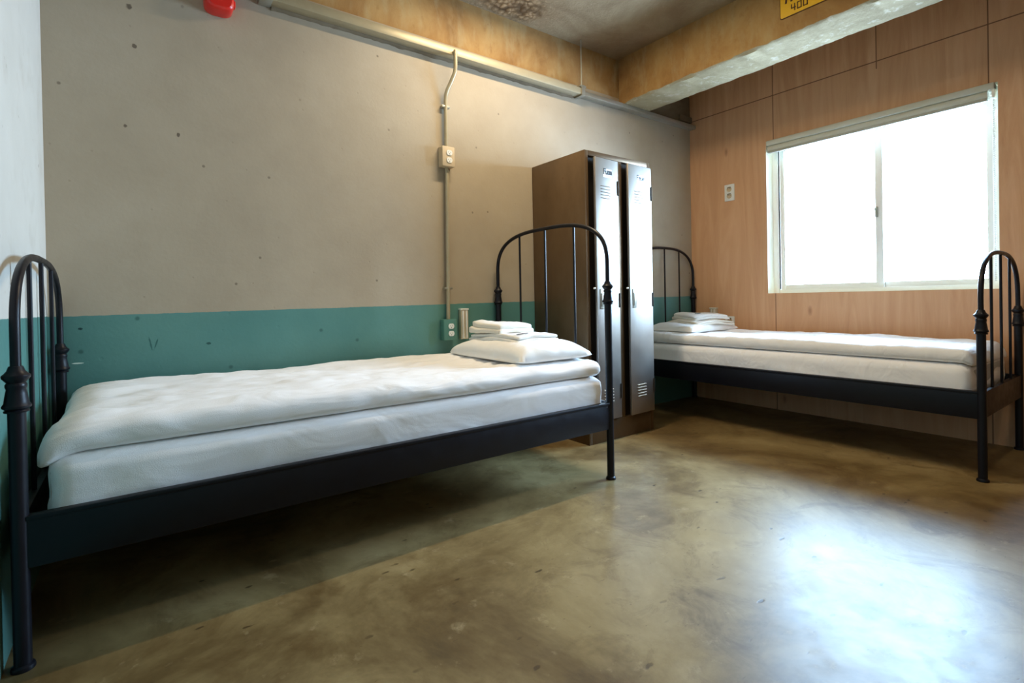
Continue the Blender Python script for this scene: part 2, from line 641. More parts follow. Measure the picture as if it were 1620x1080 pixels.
def struct(name, bm, mat, mats=None, pick=None, origin0=True, sharp=35.0):
    bmesh.ops.recalc_face_normals(bm, faces=bm.faces)
    me = bpy.data.meshes.new(name)
    bm.to_mesh(me)
    bm.free()
    me.materials.append(mat)
    if mats:
        for m in mats:
            me.materials.append(m)
        for p in me.polygons:
            p.material_index = pick(p)
    me.shade_smooth()
    me.set_sharp_from_angle(angle=math.radians(sharp))
    o = bpy.data.objects.new(name, me)
    COL.objects.link(o)
    o['kind'] = 'structure'
    return o


def thing(name, loc, label, cat, group=None):
    o = bpy.data.objects.new(name, None)
    COL.objects.link(o)
    o.location = loc
    o.empty_display_size = 0.1
    return tag(o, label, cat, group)


def tag(o, label, cat, group=None):
    o['label'] = label
    o['category'] = cat
    if group:
        o['group'] = group
    return o


def B():
    return bmesh.new()


# ------------------------------------------------------------------ room shell
LX, FY, CZ = -4.213, -4.3, 2.702
PZ = 2.405           # top of the plaster on the back wall
bm = B(); box(bm, LX - .2, .3, FY - .2, .25, -.12, 0); struct('floor', bm, M['floor'])
bm = B(); box(bm, LX - .2, .3, FY - .2, .25, CZ, CZ + .15); struct('ceiling', bm, M['ceiling'])
# back wall: plaster sheet below, raw concrete face 8 mm further back above
bm = B()
box(bm, LX - .2, .2, 0, .2, 0, PZ)
box(bm, LX - .2, .2, .008, .2, PZ, CZ)
struct('wall_back', bm, M['wall'], [M['orange']], lambda p: 1 if p.center.z > PZ + .01 else 0)
bm = B(); box(bm, LX - .2, LX, FY, 0, 0, CZ); struct('wall_left', bm, M['wall_left'])
bm = B(); box(bm, LX - .2, .2, FY - .2, FY, 0, CZ); struct('wall_front', bm, M['wall_plain'])
# right wall with the window opening
WY0, WY1, WZ0, WZ1 = -1.985, -0.668, 0.886, 2.052
bm = B()
box(bm, 0, .2, FY, WY0, 0, CZ)
box(bm, 0, .2, WY1, 0, 0, CZ)
box(bm, 0, .2, WY0, WY1, 0, WZ0)
box(bm, 0, .2, WY0, WY1, WZ1, CZ)
bmesh.ops.remove_doubles(bm, verts=bm.verts, dist=1e-5)


def pick_ply(p):
    c, n = p.center, p.normal
    if abs(n.x) < .5 and WY0 - .01 < c.y < WY1 + .01 and WZ0 - .01 < c.z < WZ1 + .01:
        return 1
    return 0


struct('wall_right', bm, M['ply'], [M['jamb']], pick_ply)

# cross beam under the ceiling: stained sides, patched underside with a ragged arris
bm = B()
XB0, XB1, ZB = -0.905, -0.60, 2.350
ny = 150
ys = [0.0 + (FY) * i / ny for i in range(ny + 1)]
prev = None
for y in ys:
    c1 = 0.012 * nz(y, 1.3, 0, 9) + 0.008 * nz(y, 4, 0, 25)
    c2 = 0.012 * nz(y, 7.3, 0, 9) + 0.008 * nz(y, 9, 0, 25)
    ring = [bm.verts.new(p) for p in ((XB0, y, CZ), (XB0, y, ZB + .012 + c1), (XB0 + .018 + c1, y, ZB), (XB1 - .014 - c2, y, ZB),
                                      (XB1, y, ZB + .012 + c2), (XB1, y, CZ))]
    if prev:
        for k in range(5):
            bm.faces.new((prev[k], prev[k + 1], ring[k + 1], ring[k]))
        bm.faces.new((prev[5], prev[0], ring[0], ring[5]))
    else:
        bm.faces.new(ring)
    prev = ring
bm.faces.new(list(reversed(prev)))
struct('trim_1', bm, M['orange'], [M['beam_under']],
       lambda p: 1 if p.normal.z < -.35 else 0)

# boxed plaster block in the far corner above the trunking
bm = B()
box(bm, -.60, -.012, -.012, .002, 2.376, 2.60, .003)
box(bm, -.175, -.008, -.03, .002, 2.376, 2.425, .003)
struct('trim_2', bm, M['dark_conc'])

# ------------------------------------------------------------------ window
win = bpy.data.objects.new('window_1', None)
COL.objects.link(win)
win.location = (0, (WY0 + WY1) / 2, WZ0)
win['kind'] = 'structure'
fx0, fx1 = .092, .17
fw = .042
bm = B()
box(bm, fx0, fx1, WY0, WY0 + fw, WZ0, WZ1, .003)
box(bm, fx0, fx1, WY1 - fw, WY1, WZ0, WZ1, .003)
box(bm, fx0, fx1, WY0 + fw, WY1 - fw, WZ0, WZ0 + .028, .003)
box(bm, fx0, fx1, WY0 + fw, WY1 - fw, WZ1 - fw, WZ1, .003)
link('frame', bm, M['frame'], win)
bm = B()
box(bm, fx0 + .008, fx0 + .012, WY1 - fw - .0085, WY1 - fw + .0005, WZ0 + .03, WZ1 - fw)
link('gasket', bm, M['gasket'], win)
MY = -1.372


def sash(y0, y1, x0, x1, wl, wr):
    s = B()
    z0, z1 = WZ0 + .028, WZ1 - fw
    box(s, x0, x1, y0, y0 + wl, z0, z1, .002)
    box(s, x0, x1, y1 - wr, y1, z0, z1, .002)
    box(s, x0, x1, y0 + wl, y1 - wr, z0, z0 + .036, .002)
    box(s, x0, x1, y0 + wl, y1 - wr, z1 - .036, z1, .002)
    so = link('sash', s, M['frame'], win)
    g = B()
    xm = (x0 + x1) / 2
    box(g, xm - .003, xm + .003, y0 + wl, y1 - wr, z0 + .036, z1 - .036)
    link('pane', g, M['glass'], so)
    return so


s1 = sash(MY - .022, WY1 - fw - .008, fx0 + .012, fx0 + .036, .044, .034)
s2 = sash(WY0 + fw, MY + .022, fx0 + .04, fx0 + .064, .034, .044)
bm = B()
box(bm, fx0 - .004, fx0 + .012, MY + .004, MY + .020, 1.385, 1.455, .003)
box(bm, fx0 - .022, fx0 - .004, MY + .008, MY + .016, 1.425, 1.450, .003)
link('handle', bm, M['galv2'], s1)

# ------------------------------------------------------------------ roller blind
bl = thing('roller_blind', (0.02, (WY0 + WY1) / 2, 1.95), 'pale grey roller blind rolled up at the top of the window', 'blind')
by0, by1 = WY0 + .012, WY1 - .012
bm = B(); box(bm, -.022, .06, by0, by1, 2.012, 2.051, .006); link('head_rail', bm, M['blind'], bl)
bm = B(); tube(bm, [(.012, by0 + .03, 1.992), (.012, by1 - .004, 1.992)], .026, 24); link('fabric_roll', bm, M['blind'], bl)
bm = B(); box(bm, -.010, .008, by0 + .03, by1 - .004, 1.956, 1.975, .004); link('bottom_bar', bm, M['blind2'], bl)
bm = B()
box(bm, -.014, .04, by0, by0 + .012, 1.965, 2.03, .002)
link('end_bracket', bm, M['frame'], bl)
bm = B()
for k in range(2):
    tube(bm, [(-.004 + .03 * k, by0 + .006, 2.0), (-.004 + .03 * k, by0 + .006, .93)], .0012, 6)
    zz = 1.99
    while zz > .93:
        bmesh.ops.create_icosphere(bm, subdivisions=1, radius=.0042, matrix=Matrix.Translation((-.004 + .03 * k, by0 + .006, zz)))
        zz -= .012
link('bead_chain', bm, M['socket'], bl)


# ------------------------------------------------------------------ beds
def bed(name, xf, loc, L, W, p, label, grp):
    """builder space: x from foot (0) to head (L), y from near side (-W) to far side (0)"""
    t = thing(name, loc, label, 'bed', grp)
    rl, ru = .0175, .0105

    def collar(cx, cy, zc, h=.112):
        prof = [(.0, -.5), (.0235, -.5), (.0245, -.47), (.0215, -.44), (.0270, -.40), (.0275, -.36), (.0235, -.30),
                (.0225, -.22), (.0205, -.10), (.0185, .0), (.0205, .05), (.0205, .10), (.0180, .14), (.0230, .20), (.0268, .25), (.0268, .30),
                (.0220, .34), (.0170, .40), (.0150, .46), (.0130, .50), (.0, .50)]
        b = B()
        lathe(b, [(max(r, .0004), zc + z * h) for r, z in prof], cx, cy, 28)
        return b
    for end, cx, zk, zt, zs in (('foot', 0, p['fk'], p['ft'], p['fs']), ('head', L, p['hk'], p['ht'], p['hs'])):
        for cy in (0, -W):
            b = B()
            lathe(b, [(.0005, 0), (.0235, 0), (.0240, .004), (.0225, .010), (rl, .014), (rl, zk - .05), (.0005, zk - .05)], cx, cy, 24)
            po = link('post', b, M['black'], t, xf)
            link('collar', collar(cx, cy, zk), M['black'], po, xf)
        # arch
        pts = []
        n = 56
        hw = W / 2
        pts.append((cx, 0, zk + .03))
        for i in range(n + 1):
            a = math.pi * i / n
            ca, sa = math.cos(a), math.sin(a)
            ex = 2.0 / p['exp']
            yy = -hw + hw * math.copysign(abs(ca) ** ex, ca)
            z_ = zs + (zt - zs) * abs(sa) ** ex
            pts.append((cx, yy, z_))
        pts.append((cx, -W, zk + .03))
        b = B()
        tube(b, pts, ru, 14)
        link('headboard_arch' if end == 'head' else 'footboard_arch', b, M['black'], t, xf)
        for k in (1, 2, 3):
            yy = -W * k / 4
            u = abs((yy + hw) / hw)
            ztop = zs + (zt - zs) * (1 - u ** p['exp']) ** (1 / p['exp'])
            b = B()
            tube(b, [(cx, yy, p['r1'] - .005), (cx, yy, ztop - .002)], .0062, 10)
            link('spindle', b, M['black'], t, xf)
        b = B()
        box(b, cx - .011, cx + .011, -W + .012, -.012, p['r0'] + .005, p['r1'], .003)
        link('end_rail', b, M['black'], t, xf)
    for cy, s in ((0, 1), (-W, -1)):
        b = B()
        box(b, .012, L - .012, cy - .011, cy + .011, p['r0'], p['r1'], .003)
        box(b, .012, L - .012, cy - .014, cy + .014, p['r1'] - .012, p['r1'] + .001, .003)
        link('side_rail', b, M['black'], t, xf)
    b = B()
    k = .06
    while k < L - .08:
        box(b, k, k + .06, -W + .012, -.012, p['r0'] + .035, p['r0'] + .053, .003)
        k += .11
    link('slatted_base', b, M['slat'], t, xf)
    return t


P1 = dict(fk=.684, ft=1.030, fs=.80, hk=.902, ht=1.268, hs=1.03, r0=.244, r1=.372, exp=2.9)
P2 = dict(fk=.734, ft=1.066, fs=.82, hk=.905, ht=1.275, hs=1.03, r0=.285, r1=.412, exp=2.7)
X1 = lambda v: Vector((v.x - 4.175, v.y - .032, v.z))
# second bed turned 90 degrees: foot towards the camera side, head at the back wall
L2, W2 = 2.03, .775
X2 = lambda v: Vector((-.035 - (v.y + W2) * 1.0 - 0.0, v.x - 2.062, v.z))
bed('bed_frame', X1, (-3.135, -.51, 0), 2.08, .928, P1, 'black tubular metal bed along the beige and teal wall, left of the lockers', 'black metal single beds')
bed('bed_frame', X2, (-.42, -1.05, 0), L2, W2, P2, 'black tubular metal bed under the window, right of the lockers', 'black metal single beds')


def mattress(xf, L, W, z0, z1, seed, label, grp):
    """sprung mattress body with its fitted white sheet"""
    a, b_, c, d = .045, L - .024, -W + .024, -.024
    m = B()
    softbox(m, a, b_, c + .003, d - .003, z0, z1, .03, .08)
    cen = xf(Vector(((a + b_) / 2, (c + d) / 2, z0)))
    t = thing('mattress', cen, label, 'mattress', grp)
    link('mattress_body', m, M['tick'], t, xf, 60)

    def fn(p, n):
        x, y, z = p
        o = .004
        if n.z > .5:
            o += .004 * nz(x * 2.2, y * 6 + seed, 1.7)
        else:
            # gathered, sagging folds down the sides
            k = max(0.0, min(1.0, (z1 - z) / (z1 - z0)))
            wob = nz(x * 5 + seed, z * 7, y * 5) * .5 + nz(x * 3.2 - z * 11, seed, y * 3 + z * 4) * 1.1
            o += max(-.014, min(.011, .018 * k * wob + .006))
        return p + n * o
    s = B()
    softbox(s, a + .012, b_ - .003, c, d, z0 + .024, z1 + .004, .034, .022, fn)
    link('fitted_sheet', s, M['sheet'], t, xf, 80)
    return t


mattress(X1, 2.08, .928, .302, .488, 3.1, 'mattress in white fitted sheet on the bed left of the lockers', 'white sheeted mattresses')
mattress(X2, L2, W2, .340, .522, 8.4, 'mattress in white fitted sheet on the bed under the window', 'white sheeted mattresses')


def duvet(xf, x0, x1, y0, y1, zb, zt, seed, label, grp, droop):
    def fn(p, n):
        x, y, z = p
        u = (x - x0) / (x1 - x0)
        v = (y - y0) / (y1 - y0)
        q = Vector(p)
        k = 1.0 if n.z > .3 else (.45 if n.z > -.3 else .0)
        # long soft folds along the bed and small creases
        h = .012 * nz(x * 1.3, y * 5.5 + seed, .3) + .006 * nz(x * 4.0 + seed, y * 11, 2.3) + .004 * nz(x * 14, y * 18, seed) + .009 * nz(x * 3.6, y * 21, seed + 2) + .010 * abs(nz(x * 9 + y * 5, y * 14 - x * 3, seed))
        h += .010 * nz(x * 1.1 + seed, y * 1.8, 5.1)
        q.z += k * h
        if n.z > -.2:
            q.z += .008 * math.sin(u * math.pi) * k * 0.0
        # near edge rolls down to a thin lip and wavers
        e = max(0.0, 1 - v / .13)
        q.z -= e * e * .014 * k
        q.y += .010 * nz(x * 2.1 + seed, 3.3, 1.1) * (1 - v) + .004 * nz(x * 9, seed, 4.0) * (1 - v)
        q.x += .008 * nz(y * 3 + seed, 1.3, 7.7) * (1 if u > .5 else -1)
        # foot end slips over the mattress edge
        f = max(0.0, (droop - (x - x0)) / droop)
        q.z -= f * f * .045 * (0.65 + .35 * (1 - v))
        return q
    b = B()
    softbox(b, x0, x1, y0, y1, zb, zt, min(.03, (zt - zb) * .48), .02, fn)
    return tag(link('duvet', b, M['duvet'], None, xf, 80), label, 'duvet', grp)


duvet(X1, .030, 2.060, -.905, -.022, .499, .575, 1.7, 'white duvet spread on the bed left of the lockers', 'white duvets', .10)
duvet(X2, .038, 2.012, -.748, -.022, .533, .602, 6.2, 'white duvet spread on the bed under the window', 'white duvets', .05)


def pillow(c, sx, sy, h, rot, seed, label, grp, ruff=True):
    b = B()
    nx_, ny_ = 40, 48
    top, bot = {}, {}
    ca, sa = math.cos(rot), math.sin(rot)
    for i in range(nx_ + 1):
        for j in range(ny_ + 1):
            u, v = i / nx_ * 2 - 1, j / ny_ * 2 - 1
            x, y = u * sx / 2, v * sy / 2
            # pinched corners, bowed edges
            x *= 1 - .05 * (1 - v * v) * abs(u)
            y *= 1 - .05 * (1 - u * u) * abs(v)
            prof = (1 - abs(u) ** 5.0) ** .5 * (1 - abs(v) ** 5.0) ** .5 if abs(u) < 1 and abs(v) < 1 else 0
            wr = .008 * nz(x * 9 + seed, y * 9, 1) + .004 * nz(x * 22, y * 22 + seed, 3)
            edge = min(1, prof * 3)
            X, Y = c[0] + x * ca - y * sa, c[1] + x * sa + y * ca
            zt = c[2] + h * .16 + h * .84 * prof + wr * edge
            zb = c[2] + h * .16 - h * .16 * min(1, prof * 1.8)
            top[i, j] = b.verts.new((X, Y, zt))
            if i in (0, nx_) or j in (0, ny_):
                bot[i, j] = top[i, j]
            else:
                bot[i, j] = b.verts.new((X, Y, zb))
    for i in range(nx_):
        for j in range(ny_):
            b.faces.new((top[i, j], top[i + 1, j], top[i + 1, j + 1], top[i, j + 1]))
            b.faces.new((bot[i, j], bot[i, j + 1], bot[i + 1, j + 1], bot[i + 1, j]))
    return tag(link('pillow', b, M['pillow'], None, None, 80), label, 'pillow', grp)


def towel(c, sx, sy, h, rot, layers, seed, mat, label, grp, mark=None, crown=.0, sag=.012):
    """folded towel: stacked layers joined by a rounded fold along one long side"""
    t = thing('folded_towel', c, label, 'towel', grp)
    ca, sa = math.cos(rot), math.sin(rot)

    def place(v):
        x, y, z = v
        z += crown * (z / h) * (y / sy + .5) ** 2 - .5 * sag * ((2 * x / sx) ** 2 + (2 * y / sy) ** 2)
        return Vector((c[0] + x * ca - y * sa, c[1] + x * sa + y * ca, c[2] + z))
    b = B()
    lh = h / layers

    for k in range(layers):
        ins = .006 * (k % 2) + .004 * k

        def fn(p, n, k=k):
            q = Vector(p)
            q.z += (.012 * nz(p.x * 6 + seed, p.y * 6, .4) + .003 * nz(p.x * 14 + seed, p.y * 14, k) + .002 * nz(p.x * 30, p.y * 30, seed)) * (1 if n.z > .3 else .3)
            q.x += .008 * nz(p.y * 9 + k * 3, seed, 1)
            q.y += .008 * nz(p.x * 11 + k * 5, seed, 2)
            return q
        softbox(b, -sx / 2 + ins, sx / 2 - ins * .5, -sy / 2 + ins, sy / 2 - ins, lh * k, lh * (k + 1) + .001, lh * .40, .012, fn)
    link('towel_cloth', b, mat, t, place, 80)
    if mark:
        b = B()
        mx, my, mw, mh = mark
        # a short woven mark: a row of small stitched strokes
        rr = random.Random(seed * 10)
        k = 0
        x = mx
        while x < mx + mw:
            wd = rr.uniform(.006, .013)
            dy = rr.uniform(-.3, .3) * mh
            box(b, x, x + wd, my + dy, my + dy + mh * rr.uniform(.6, 1.0), h + .0035, h + .0062)
            x += wd + .003
            k += 1
        link('woven_mark', b, M['thread'], t, place)
    return t


pillow((-2.335, -.545, .583), .455, .65, .092, 0.0, 2.2, 'white pillow under the folded towels on the bed left of the lockers', 'white pillows')
towel((-2.335, -.50, .672), .28, .42, .034, .05, 2, 4.1, M['towel'], 'larger white folded towel lying directly on the pillow left of the lockers', 'folded white towels', (-.10, -.16, .07, .012), .0)
towel((-2.35, -.42, .709), .25, .25, .040, .10, 2, 9.3, M['towel2'], 'smaller off-white folded towel topping the pile left of the lockers', 'folded white towels', (-.06, -.09, .05, .010), .022)
pillow((-.40, -.27, .609), .62, .42, .066, 0.0, 5.2, 'white pillow at the head of the bed under the window, partly behind the lockers', 'white pillows')
towel((-.36, -.31, .674), .44, .32, .030, -.10, 2, 6.6, M['towel2'], 'lower folded white towel on the pillow of the bed under the window', 'folded white towels', None, .0, .035)
towel((-.34, -.30, .707), .34, .26, .032, -.25, 2, 2.7, M['towel'], 'upper folded white towel topping the pile on the bed under the window', 'folded white towels', (-.10, -.06, .05, .010), .01, .02)

# ------------------------------------------------------------------ lockers
LX0, LX1, LY, LZ = -1.781, -1.186, -.500, 1.757
lk = thing('metal_locker', ((LX0 + LX1) / 2, -.255, 0), 'tall brown steel locker with two narrow doors between the beds', 'locker')
bm = B()
th = .028
box(bm, LX0, LX0 + th, LY, -.004, 0, LZ, .002)
box(bm, LX1 - th, LX1, LY, -.004, 0, LZ, .002)
box(bm, LX0 + th, LX1 - th, -.02, -.004, 0, LZ)
box(bm, LX0 + th, LX1 - th, LY, -.02, LZ - .030, LZ, .001)
box(bm, LX0 + th, LX1 - th, LY, -.02, .0, .125, .001)
xm = (LX0 + LX1) / 2
box(bm, xm - .030, xm + .022, LY, -.02, .125, LZ - .03, .001)
link('body', bm, M['locker'], lk)
bm = B()
box(bm, LX0 + th, LX1 - th, LY + .03, LY + .034, .125, LZ - .03)  # thin dark sheet behind the doors, standing in for the unlit inside
link('interior_shade_sheet', bm, M['locker_in'], lk)


def strokes(bm, segs, ox, oz, s, y, w=.12, depth=.0012, slant=0.0, axis='x'):
    """simple stroke lettering on a plane facing -y (axis x) or -x (axis y)"""
    for (x0, z0, x1, z1) in segs:
        a = Vector((x0 * s, z0 * s))
        b = Vector((x1 * s, z1 * s))
        d = (b - a)
        if d.length < 1e-6:
            continue
        d.normalize()
        nrm = Vector((-d.y, d.x)) * w * s / 2
        a = a - d * w * s / 2
        b = b + d * w * s / 2
        vs = []
        for off in (0, depth):
            for q in (a + nrm, b + nrm, b - nrm, a - nrm):
                qx = q.x + slant * q.y
                if axis == 'x':
                    vs.append(bm.verts.new((ox + qx, y - off, oz + q.y)))
                else:
                    vs.append(bm.verts.new((y - off, ox - qx, oz + q.y)))
        f = vs
        for idx in ((0, 1, 2, 3), (4, 5, 6, 7), (0, 1, 5, 4), (1, 2, 6, 5), (2, 3, 7, 6), (3, 0, 4, 7)):
            bm.faces.new([f[i] for i in idx])


FW = {'F': [(0, 0, 0, 1), (0, 1, .6, 1), (0, .55, .45, .55)],
      'w': [(0, .6, .12, 0), (.12, 0, .28, .5), (.28, .5, .44, 0), (.44, 0, .56, .6)],
      'a': [(.5, .6, .5, 0), (.5, .6, .08, .6), (.08, .6, .0, .3), (0, .3, .08, 0), (.08, 0, .5, 0)],
      'p': [(0, .6, 0, -.35), (0, .6, .45, .6), (.45, .6, .5, .3), (.5, .3, .45, 0), (.45, 0, 0, 0)],
      'e': [(0, .3, .5, .3), (.5, .3, .42, .6), (.42, .6, .08, .6), (.08, .6, 0, .3), (0, .3, .08, 0), (.08, 0, .5, .02)],
      'u': [(0, .6, 0, .1), (0, .1, .1, 0), (.1, 0, .45, 0), (.5, .6, .5, 0)],
      'm': [(0, 0, 0, .6), (0, .6, .3, .6), (.3, .6, .3, 0), (.3, .6, .6, .6), (.6, .6, .6, 0)]}


def locker_door(dx0, dx1, text, big):
    """door hinged on its right edge, standing slightly open at the left"""
    z0, z1 = .135, LZ - .040
    hx, hy = dx1, LY - .001
    ang = math.radians(3.4)

    def op(v):
        x, y = v.x - hx, v.y - hy
        # swing so the left edge comes towards the room
        return Vector((hx + x * math.cos(ang) - y * math.sin(ang), hy + x * math.sin(ang) + y * math.cos(ang), v.z))
    b = B()
    box(b, dx0, dx1, LY - .020, LY - .001, z0, z1, .003)
    d = link('door', b, M['locker_door'], lk, op)
    yf = LY - .020
    b = B()
    hx0 = dx0 + .022
    box(b, hx0, hx0 + .036, yf - .004, yf + .001, .81, .93, .004)
    box(b, hx0 + .008, hx0 + .028, yf - .0075, yf - .003, .825, .905, .004)
    link('handle', b, M['galv2'], d, op)
    b = B()
    tube(b, [(dx0 - .004, yf + .012, .935), (dx0 - .016, yf + .012, .935)], .006, 12)
    link('latch_stud', b, M['socket'], d, op)
    xc = (dx0 + dx1) / 2
    for zz in (1.475, .246):
        b = B()
        for k in range(5):
            z = zz + k * .018
            # pressed louvre lips
            vs = [(xc - .060, yf, z), (xc + .030, yf, z), (xc + .030, yf, z + .0045), (xc - .060, yf, z + .0045),
                  (xc - .057, yf - .005, z + .0005), (xc + .027, yf - .005, z + .0005)]
            v = [b.verts.new(p) for p in vs]
            b.faces.new((v[0], v[1], v[5], v[4]))
            b.faces.new((v[4], v[5], v[2], v[3]))
            b.faces.new((v[0], v[4], v[3]))
            b.faces.new((v[1], v[2], v[5]))
            b.faces.new((v[0], v[3], v[2], v[1]))
        link('vent_louvres', b, M['locker'], d, op)
    b = B()
    box(b, xc - .034, xc + .044, yf - .0008, yf, 1.604, 1.656, .0)
    sk = link('name_sticker', b, M['label'], d, op)
    b = B()
    x = xc - .030
    s = .027
    for ch in text:
        strokes(b, FW[ch], x, 1.626, s, yf - .0006, .30 if big else .16)
        x += s * (.86 if ch in 'mw' else .72)
    link('lettering', b, M['black_ink'], d, op)
    for z in (1.55, .86, .30):
        b = B()
        tube(b, [(dx1 - .004, yf - .003, z - .045), (dx1 - .004, yf - .003, z + .045)], .0034, 10)
        link('hinge', b, M['slot'], d, op)


locker_door(LX0 + th + .026, xm - .032, 'Fuae', True)
locker_door(xm + .046, LX1 - .012, 'Feue', False)

# ------------------------------------------------------------------ trunking, conduit and sockets on the back wall
tr = thing('cable_trunking', (-2.1, -.045, 2.31), 'long cream rectangular cable trunking running along the top of the back wall', 'cable trunking')
TY0, TY1, TZ0, TZ1 = -.074, -.002, 2.312, 2.358
bm = B(); box(bm, -3.40, -1.372, TY0, TY1, TZ0, TZ1, .003); link('trunking_run', bm, M['galv'], tr)
bm = B(); box(bm, -1.352, -.93, TY0 + .010, TY1, TZ0 + .004, TZ1 - .010, .003); link('trunking_run', bm, M['galv2'], tr)  # grey instead of cream: the dimmer light past the clamp is in the colour
bm = B(); box(bm, -.928, -.001, TY0 + .012, TY1, TZ0 + .006, TZ1 - .010, .003); link('trunking_run', bm, M['galv2'], tr)  # same grey, weaker light behind the beam put into the colour
bm = B()
box(bm, -1.378, -1.346, TY0 - .006, TY0 + .004, TZ0 - .006, TZ1 + .02, .002)
box(bm, -1.378, -1.346, TY0 - .006, TY1, TZ0 - .008, TZ0 - .002, .001)
box(bm, -1.392, -1.332, TY0 - .004, TY1 - .03, TZ1 + .006, TZ1 + .018, .002)
cl = link('clamp', bm, M['galv2'], tr)
bm = B(); tube(bm, [(-1.362, TY0 + .014, TZ1 + .004), (-1.362, TY0 + .014, CZ)], .005, 10); link('threaded_rod', bm, M['galv2'], tr)
bm = B()
box(bm, -3.44, -3.385, TY0 - .006, TY1, TZ0 - .006, TZ1 + .006, .004)
link('coupling', bm, M['galv2'], tr)
bm = B(); tube(bm, [(-4.21, -.03, 2.352), (-3.44, -.03, 2.352)], .015, 14); link('conduit_tail', bm, M['dark_conc'], tr)
# crumbly mortar left under the trunking
bm = B()
x = -3.38
rr = random.Random(5)
prev = None
while x < -1.38:
    dpt = .010 + .016 * abs(nz(x * 9, 2, 0)) + .008 * abs(nz(x * 31, 5, 0))
    ring = [bm.verts.new(q) for q in ((x, -.0005, TZ0 - .0005), (x, -.016, TZ0 - .0005), (x, -.010, TZ0 - dpt * .7), (x, -.0005, TZ0 - dpt))]
    if prev:
        for k in range(4):
            bm.faces.new((prev[k], prev[(k + 1) % 4], ring[(k + 1) % 4], ring[k]))
    else:
        bm.faces.new(ring)
    prev = ring
    x += .02
bm.faces.new(list(reversed(prev)))
link('mortar_remains', bm, M['dark_conc'], tr)


def smooth_path(pts, n=8):
    out = []
    P = [Vector(p) for p in pts]
    for i in range(len(P) - 1):
        p0, p1, p2, p3 = P[max(0, i - 1)], P[i], P[i + 1], P[min(len(P) - 1, i + 2)]
        for k in range(n):
            t = k / n
            out.append(.5 * ((2 * p1) + (p2 - p0) * t + (2 * p0 - 5 * p1 + 4 * p2 - p3) * t * t + (3 * p1 - p0 - 3 * p2 + p3) * t ** 3))
    out.append(P[-1])
    return out


cx1 = -2.440
cd = thing('conduit_drop', (cx1, -.03, 1.78), 'cream metal conduit bending down from the trunking to the beige socket box', 'conduit')
bm = B()
tube(bm, smooth_path([(-2.405, -.0875, 2.335), (-2.405, -.0875, 2.29), (-2.405, -.080, 2.22), (-2.418, -.058, 2.165), (-2.436, -.036, 2.11), (cx1, -.024, 2.06), (cx1, -.022, 1.95), (cx1 - .001, -.022, 1.782)]), .0115, 14)
link('pipe', bm, M['galv'], cd)
bm = B(); box(bm, cx1 - .026, cx1 + .026, -.030, -.001, 2.012, 2.026, .002); link('saddle_clip', bm, M['galv2'], cd)
cd2 = thing('conduit_drop', (cx1, -.03, .77), 'straight cream metal conduit between the beige and the teal socket boxes', 'conduit')
bm = B(); tube(bm, smooth_path([(cx1, -.022, 1.662), (cx1 - .001, -.022, 1.5), (cx1 - .004, -.022, 1.2), (cx1 - .010, -.022, .769)]), .0115, 14); link('pipe', bm, M['galv'], cd2)
bm = B(); box(bm, cx1 - .033, cx1 + .021, -.030, -.001, .945, .957, .002); link('saddle_clip', bm, M['galv2'], cd2)


def us_socket(x0, x1, z0, z1, d, mat, label):
    t = thing('socket_box', ((x0 + x1) / 2, 0, z0), label, 'wall socket', 'surface socket boxes on the back wall')
    b = B(); box(b, x0, x1, -d, -.0005, z0, z1, .004); link('box_body', b, mat, t)
    xc = (x0 + x1) / 2 + .004
    zc = (z0 + z1) / 2
    for s in (1, -1):
        b = B()
        zz = zc + s * .0215
        n = 24
        # round outlet with flattened top and bottom
        ring0, ring1 = [], []
        for k in range(n):
            a = 2 * math.pi * k / n
            x = xc + .0185 * math.cos(a)
            z = zz + max(-.0150, min(.0150, .0185 * math.sin(a)))
            ring0.append(b.verts.new((x, -d + .001, z)))
            ring1.append(b.verts.new((x, -d - .004, z)))
        for k in range(n):
            b.faces.new((ring0[k], ring0[(k + 1) % n], ring1[(k + 1) % n], ring1[k]))
        b.faces.new(ring1)
        b.faces.new(list(reversed(ring0)))
        so = link('outlet', b, M['socket'], t)
        b = B()
        box(b, xc - .0085, xc - .0060, -d - .0046, -d - .0035, zz + .000, zz + .0045)
        box(b, xc + .0060, xc + .0085, -d - .0046, -d - .0035, zz + .000, zz + .0045)
        box(b, xc - .0022, xc + .0022, -d - .0046, -d - .0035, zz - .010, zz - .005)
        link('slots', b, M['slot'], so)
    return t


us_socket(cx1 - .045, cx1 + .037, 1.662, 1.779, .055, M['box'], 'beige surface socket box on the conduit high on the back wall')
us_socket(cx1 - .055, cx1 + .033, .645, .768, .050, M['tealbox'], 'teal painted socket box low on the back wall beside the pillow')


def reading_light(pt, axis, h, label):
    x, y, z = pt
    t = thing('reading_light', (x, y, z), label, 'wall light', 'slim reading lights by the beds')
    b = B()
    if axis == 'y':
        box(b, x - .026, x + .026, -.030, -.0005, z, z + h, .003)
        link('housing', b, M['alu'], t)
        for k in (-1, 1):
            b = B(); box(b, x + k * .012 - .005, x + k * .012 + .005, -.036, -.029, z + .006, z + h - .006, .002); link('rib', b, M['socket'], t)
        b = B(); box(b, x - .028, x + .028, -.034, -.0005, z + h - .001, z + h + .008, .002); link('cap', b, M['socket'], t)
    else:
        box(b, -.030, -.0005, y - .030, y + .030, z, z + h, .003)
        link('housing', b, M['alu'], t)
        for k in (-1, 1):
            b = B(); box(b, -.036, -.029, y + k * .013 - .005, y + k * .013 + .005, z + .006, z + h - .006, .002); link('rib', b, M['socket'], t)
        b = B(); box(b, -.034, -.0005, y - .032, y + .032, z + h - .001, z + h + .008, .002); link('cap', b, M['socket'], t)


